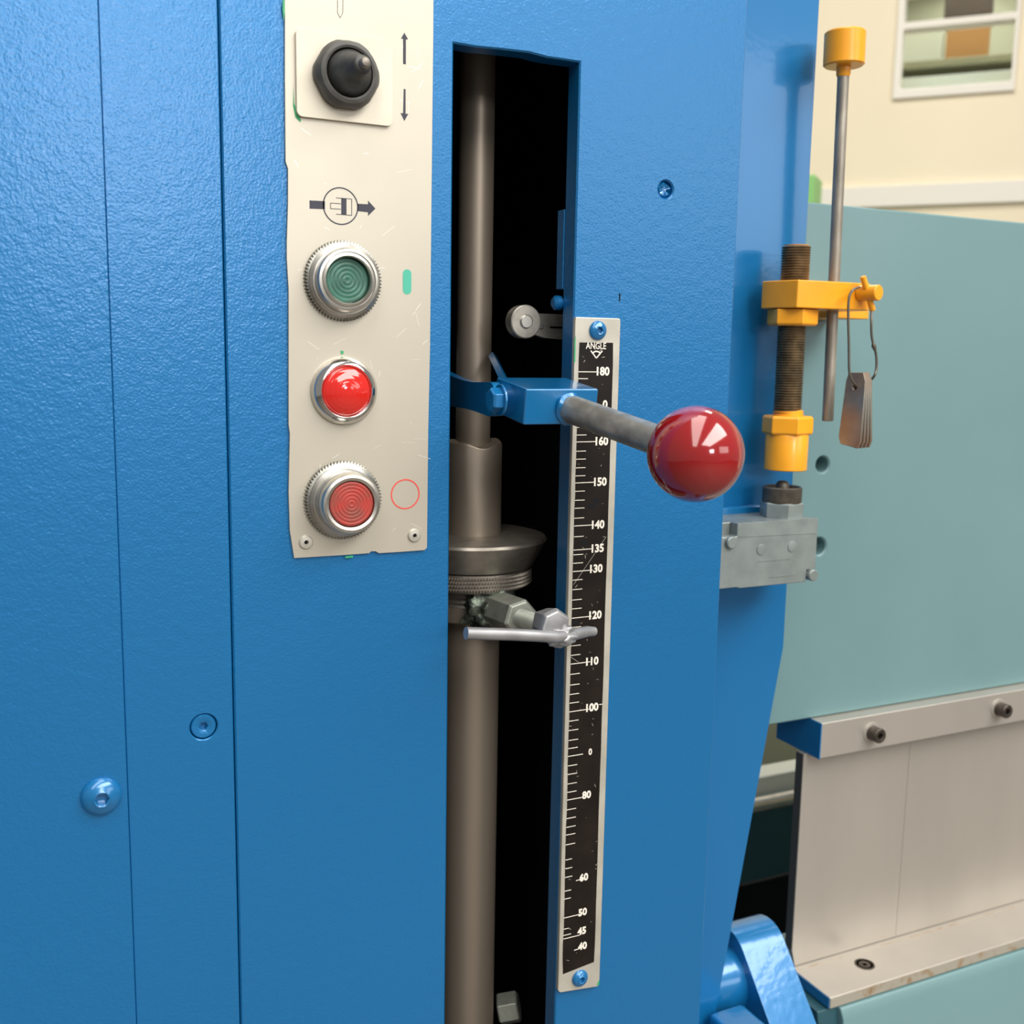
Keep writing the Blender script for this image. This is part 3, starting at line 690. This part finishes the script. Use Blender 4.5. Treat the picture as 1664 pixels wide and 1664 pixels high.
# lower beam
ly = dy-.006; lx0 = X(1371, 1655, ly)
lb = thing('lower_beam', 'teal painted lower beam carrying the die rail', 'beam', (1.2, ly, 0))
b = NB(); prism(b, [(ly, 0), (ly, lz0-.0095), (ly+.004, lz0-.0012), (ty+.06, lz0-.0012), (ty+.06, 0)], [], lambda p: V(lx0, p[0], p[1]), lambda p: V(1.9, p[0], p[1])); obj('beam', b, m_teal, lb, bevel=.0015)
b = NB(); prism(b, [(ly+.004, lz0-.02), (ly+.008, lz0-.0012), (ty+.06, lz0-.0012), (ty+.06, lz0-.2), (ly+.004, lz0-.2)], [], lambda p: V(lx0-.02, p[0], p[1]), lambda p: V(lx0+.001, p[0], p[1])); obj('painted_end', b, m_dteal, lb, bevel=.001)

# parts of the back gauge seen through the gap
def gapbar(name, py0, py1, Y, dep, m, label, cat, rnd=0):
    z1 = Z(1262, py0, Y); z0 = Z(1262, py1, Y); b = NB()
    if rnd: cyl(b, (.45, Y, (z0+z1)/2), (1.2, Y, (z0+z1)/2), (z1-z0)/2, 32)
    else: box(b, .45, 1.2, Y, Y+dep, z0, z1)
    tag(obj(name, b, m, bevel=0 if rnd else .002), label, cat)
gapbar('guide_rail', 1258, 1288, .42, .03, m_whitebar, 'white back gauge rail seen through the gap behind the punch', 'rail')
gapbar('round_bar', 1290, 1311, .40, .02, m_chrome, 'bright round bar under the white rail behind the punch', 'bar', 1)
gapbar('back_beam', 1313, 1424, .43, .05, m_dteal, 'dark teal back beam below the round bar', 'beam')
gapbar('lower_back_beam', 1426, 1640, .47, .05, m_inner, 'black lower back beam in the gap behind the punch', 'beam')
gapbar('olive_housing', 1140, 1250, .75, .1, m_room, 'olive housing far behind the gap beside the punch', 'housing')

# blue arm at the bottom right
ba = thing('support_arm', 'shiny light blue curved arm leaning below the column edge', 'arm', (.52, .1, .80))
ay = .105
A0 = P(1196, 1520, ay); A1 = P(1262, 1520, ay)
x0, x1 = A0.x, A1.x; zc = Z(1225, 1530, ay)-.016; rr = .026
outl = []
for i in range(15):
    t = R(-50 + 185*i/14); outl.append((ay+.01+rr*math.cos(math.pi/2+t-R(45)), zc+rr*math.sin(math.pi/2+t-R(45))))
dirv = V(-.66, -.75)
pf = (ay+.01-rr*.75, zc+rr*.66); pbk = (ay+.01+rr*.75, zc-rr*.66)
arcpts = [(ay+.01+rr*math.cos(t), zc+rr*math.sin(t)) for t in [R(-41+180*i/16) for i in range(17)]]
outl = arcpts + [(arcpts[-1][0]-.66*.2, arcpts[-1][1]-.75*.2), (arcpts[0][0]-.66*.2, arcpts[0][1]-.75*.2)]
obj('bar', prism(NB(), outl, [], lambda p: V(x0, p[0], p[1]), lambda p: V(x1, p[0], p[1])), m_bluegl, ba, bevel=.002)
b = NB(); cyl(b, (x0-.04, ay+.008, zc-.014), (x0+.005, ay+.008, zc-.014), .026, 40, ch=.002); obj('hub', b, m_bluegl, ba)
b = NB(); q = P(1165, 1640, .09); box(b, q.x-.02, q.x+.012, .02, .075, q.z-.06, q.z+.012); obj('lug', b, m_bluegl, ba, bevel=.004)

# ------------------------------------------------------------------ orange stop assembly
OY = .055
sx = P(1290, 420, OY).x+.0016
stp = thing('adjusting_stop', 'orange bracket and end cap on a brown threaded stud', 'stop', (sx, OY, Z(1283, 768, OY)))
z0, z1 = Z(1284, 672, OY), Z(1291, 399, OY)
prof = [(.0088, z0)]; zz = z0
while zz < z1-.001: prof += [(.0096, zz+.0005), (.0087, zz+.00125)]; zz += .0017
prof += [(.0085, z1-.0003), (.0078, z1)]
b = NB(); lathe(b, prof, (sx, OY, 0), (0, 0, 1), 40); obj('threaded_stud', b, m_thread, stp, smooth=50)
b = NB(); lathe(b, [(.0082, 0), (.0084, .0006), (.007, .0008)], (sx, OY, z1-.0004), (0, 0, 1), 32); obj('stud_tip', b, m_orange, stp)
kz1, kz0 = Z(1295, 454, .037), Z(1294, 500, .037)
xl = X(1250, 480, .058); xc = X(1296, 480, .037); xr = X(1420, 480, .037)
out = [(xc, .037), (xr-.006, .037), (xr-.0015, .039), (xr, .044), (xr, .066), (xr-.004, .072), (xl+.008, .072), (xl, .066), (xl, .058)]
obj('bracket', prism(NB(), out, [], lambda p: V(p[0], p[1], kz0), lambda p: V(p[0], p[1], kz1)), m_orange, stp, bevel=.0009)
b = NB(); box(b, X(1330, 505, .08), X(1396, 505, .08), .070, QY, kz0-.0042, kz0+.004); obj('mounting_foot', b, m_orange, stp, bevel=.0008)
b = NB(); lathe(b, [(.0150, 0), (.0166, .0014), (.0166, .0108)], (sx, OY, Z(1290, 529, OY-.012)), (0, 0, 1), 6, rot=R(14)); obj('hex_nut', b, m_orange, stp, smooth=0, bevel=.0006)
hz0, hz1 = Z(1283, 708, OY-.012), Z(1283, 677, OY-.012)
b = NB(); lathe(b, [(.0100, hz1-.001), (.0100, hz1+.0030), (.0092, hz1+.0038)], (sx+.0008, OY, 0), (0, 0, 1), 32); obj('cap_neck', b, m_orange, stp)
b = NB(); lathe(b, [(.0158, hz0), (.0170, hz0+.0015), (.0170, hz1-.0015), (.0155, hz1)], (sx+.0008, OY, 0), (0, 0, 1), 6, rot=R(14)); obj('cap_hex', b, m_orange, stp, smooth=0, bevel=.0006)
b = NB(); lathe(b, [(.0137, Z(1283, 767, OY-.013)), (.0143, Z(1283, 767, OY-.013)+.0006), (.0143, hz0-.0008), (.0138, hz0+.0004)], (sx+.0010, OY, 0), (0, 0, 1), 48); obj('end_cap', b, m_orange, stp)
# gauge rod with orange weight
g0 = P(1345, 684, OY); g1 = P(1371, 108, OY)
gr = thing('gauge_rod', 'slim grey rod with an orange cylindrical knob on top', 'rod', g0)
b = NB(); cyl(b, g0, g1+(g1-g0).normalized()*.004, .0038, 24, ch=.0004); obj('rod', b, m_rodg, gr)
gd = (g1-g0).normalized()
b = NB(); lathe(b, [(.0040, -.0075), (.0046, -.006), (.0046, .001)], g1+gd*.001, gd, 24); lathe(b, [(.0120, .0), (.0132, .0010), (.0132, .0205), (.0124, .0215)], g1+gd*.0, gd, 48); obj('knob', b, m_orange, gr)
b = NB(); cyl(b, g0+gd*.0003, g0+gd*.004, .0039, 24); obj('rod_tip', b, m_rodg, gr)
# clamp screw with cross pin
q0 = P(1394, 476, .038)
tsc = thing('thumb_screw', 'small orange thumb screw with cross pin at the bracket end', 'screw', (q0.x, .030, q0.z-.012))
b = NB(); lathe(b, [(.0052, 0), (.0052, .0135), (.0046, .0142)], (q0.x+.0012, .0372, q0.z), V(.25, -1, -.02), 28); obj('screw_body', b, m_orange, tsc)
b = NB(); cyl(b, P(1402, 449, .030), P(1418.5, 505, .030), .0020, 14, ch=.0005); obj('cross_pin', b, m_orange, tsc)
# wire loop
wy = .027
wp = [(1396, 467, .031), (1388, 470, wy), (1382, 477, wy), (1379, 490, wy), (1378.5, 520, wy), (1379.5, 560, wy), (1380, 600, wy), (1383, 615, wy), (1389, 624, wy+.001), (1394, 629, wy+.004), (1403, 626, .038), (1412, 620, .036), (1420, 612, wy), (1424, 600, wy), (1424, 578, wy), (1420, 562, wy), (1416.5, 545, wy), (1416, 520, wy), (1416.5, 505, .030)]
b = NB()
pts = [P(*q) for q in wp]; fine = []
for i in range(len(pts)-1):
    a0, a1, a2, a3 = pts[max(i-1, 0)], pts[i], pts[i+1], pts[min(i+2, len(pts)-1)]
    for k in range(4):
        s = k/4; fine.append(.5*((2*a1)+(a2-a0)*s+(2*a0-5*a1+4*a2-a3)*s*s+(3*a1-a0-3*a2+a3)*s**3))
fine.append(pts[-1])
def wr(s): return .00085 + (.0009*math.exp(-((s-.83)/.012)**2))
tube(b, fine, wr, 8)
tag(obj('wire_loop', b, m_wire, smooth=60), 'bent grey wire loop hanging from the orange thumb screw', 'wire')
# metal shims hanging on the wire
labels = ['frontmost worn metal shim on the wire loop, with the hole showing', 'second worn metal shim behind the front one on the wire loop', 'third worn metal shim from the front on the wire loop', 'rearmost worn metal shim on the wire loop, fanned furthest right']
top = P(1394, 629, .032)
for k in range(4):
    b = NB(); w_, h_ = .0076, .050
    out = [(-w_*.72, .0095), (w_*.72, .0098), (w_*1.0, .004), (w_*1.06, -.036), (w_*.8, -.0405), (-w_*.9, -.0385), (-w_*1.14, -.034), (-w_*.92, .004)]
    cplate(b, out, 0, .0019, [circ(0, 0, .0017, 14)], .0003)
    MM = Matrix.Translation(top) @ Matrix.Rotation(R(-74), 4, 'Z') @ Matrix.Translation((0, .0023*k-.004, 0)) @ Matrix.Rotation(R(1.5*k-1.5), 4, 'X') @ Matrix.Rotation(R(1-1.0*k), 4, 'Y')
    bmesh.ops.transform(b, matrix=MM, verts=b.verts)
    tag(obj('metal_shim', b, m_tag), labels[k], 'shim', 'shims on the wire loop')

# ------------------------------------------------------------------ limit switch
LY = .037
lx0 = X(1172, 900, LY)-.004; lx1 = X(1328, 880, LY)
lz1 = Z(1328, 842, LY); lz0_ = (Z(1204, 957, LY)+Z(1310, 945, LY))/2
ls = thing('limit_switch', 'grey cast limit switch with a dark plunger below the orange cap', 'limit switch', ((lx0+lx1)/2, .055, lz0_))
nx = X(1199, 850, LY)
out = [(lx0, lz1-.0085), (nx, lz1-.0085), (nx, lz1), (lx1, lz1), (lx1, lz0_+.0085), (lx1-.0075, lz0_+.0085), (lx1-.0075, lz0_), (X(1203, 955, LY), lz0_), (X(1203, 955, LY)-.003, lz0_+.0008), (lx0, lz0_+.0008)]
obj('cover', plate(NB(), out, LY, LY+.008), m_lsw, ls, bevel=.0008)
obj('body', box(NB(), lx0+.001, lx1-.0006, LY+.0082, .0745, lz0_+.001, lz1-.0004), m_lsw, ls, bevel=.001)
b = NB(); box(b, lx0-.01, lx1-.017, .0745, RY, lz0_-.0030, lz1+.0045); obj('mounting_pad', b, m_bluegl, ls, bevel=.002)
for px, py in ((1237, 893), (1287, 888)):
    q = P(px, py, LY); b = NB(); lathe(b, [(.0038, 0), (.0036, .0007), (.0026, .0009)], (q.x, LY+.0002, q.z), OUT, 28); obj('rivet_bump', b, m_lsw, ls)
for px, py in ((1186, 881), (1318, 934)):
    q = P(px, py, LY); b = NB(); lathe(b, [(.0040, -.004), (.0040, .0024), (.0034, .0030)], (q.x, LY, q.z), OUT, 28); obj('cover_screw', b, m_lsw, ls)
for py0, py1, pxa, pxb in ((872, 866, 1200, 1327), (912, 908, 1232, 1284), (938, 934, 1250, 1290)):
    a_, b2 = P(pxa, py0, LY), P(pxb, py1, LY); b = NB()
    prism(b, seg2((a_.x, a_.z), (b2.x, b2.z), .0004), [], lambda p: V(p[0], LY-.0003, p[1]), lambda p: V(p[0], LY+.0003, p[1])); obj('raised_line', b, m_lsw, ls)
q = P(1269, 830, OY); pxx = q.x+.0002
b = NB(); lathe(b, [(.0148, lz1-.0006), (.0150, lz1+.0092), (.0140, lz1+.0098)], (pxx, OY, 0), (0, 0, 1), 6, rot=R(10)); obj('hex_collar', b, m_lsw, ls, smooth=0, bevel=.0006)
zt_ = Z(1269, 790, OY)
b = NB(); lathe(b, [(.0130, lz1+.0095), (.0133, lz1+.0105), (.0133, zt_-.001), (.0122, zt_), (.0108, zt_-.0008), (.0100, zt_-.003)], (pxx, OY, 0), (0, 0, 1), 40); obj('plunger_guard', b, m_boot, ls)
b = NB(); lathe(b, [(.0046, zt_-.004), (.0044, zt_+.0016), (.0034, zt_+.0032), (.0015, zt_+.0038)], (pxx, OY, 0), (0, 0, 1), 28); obj('plunger', b, m_boot, ls, smooth=60)
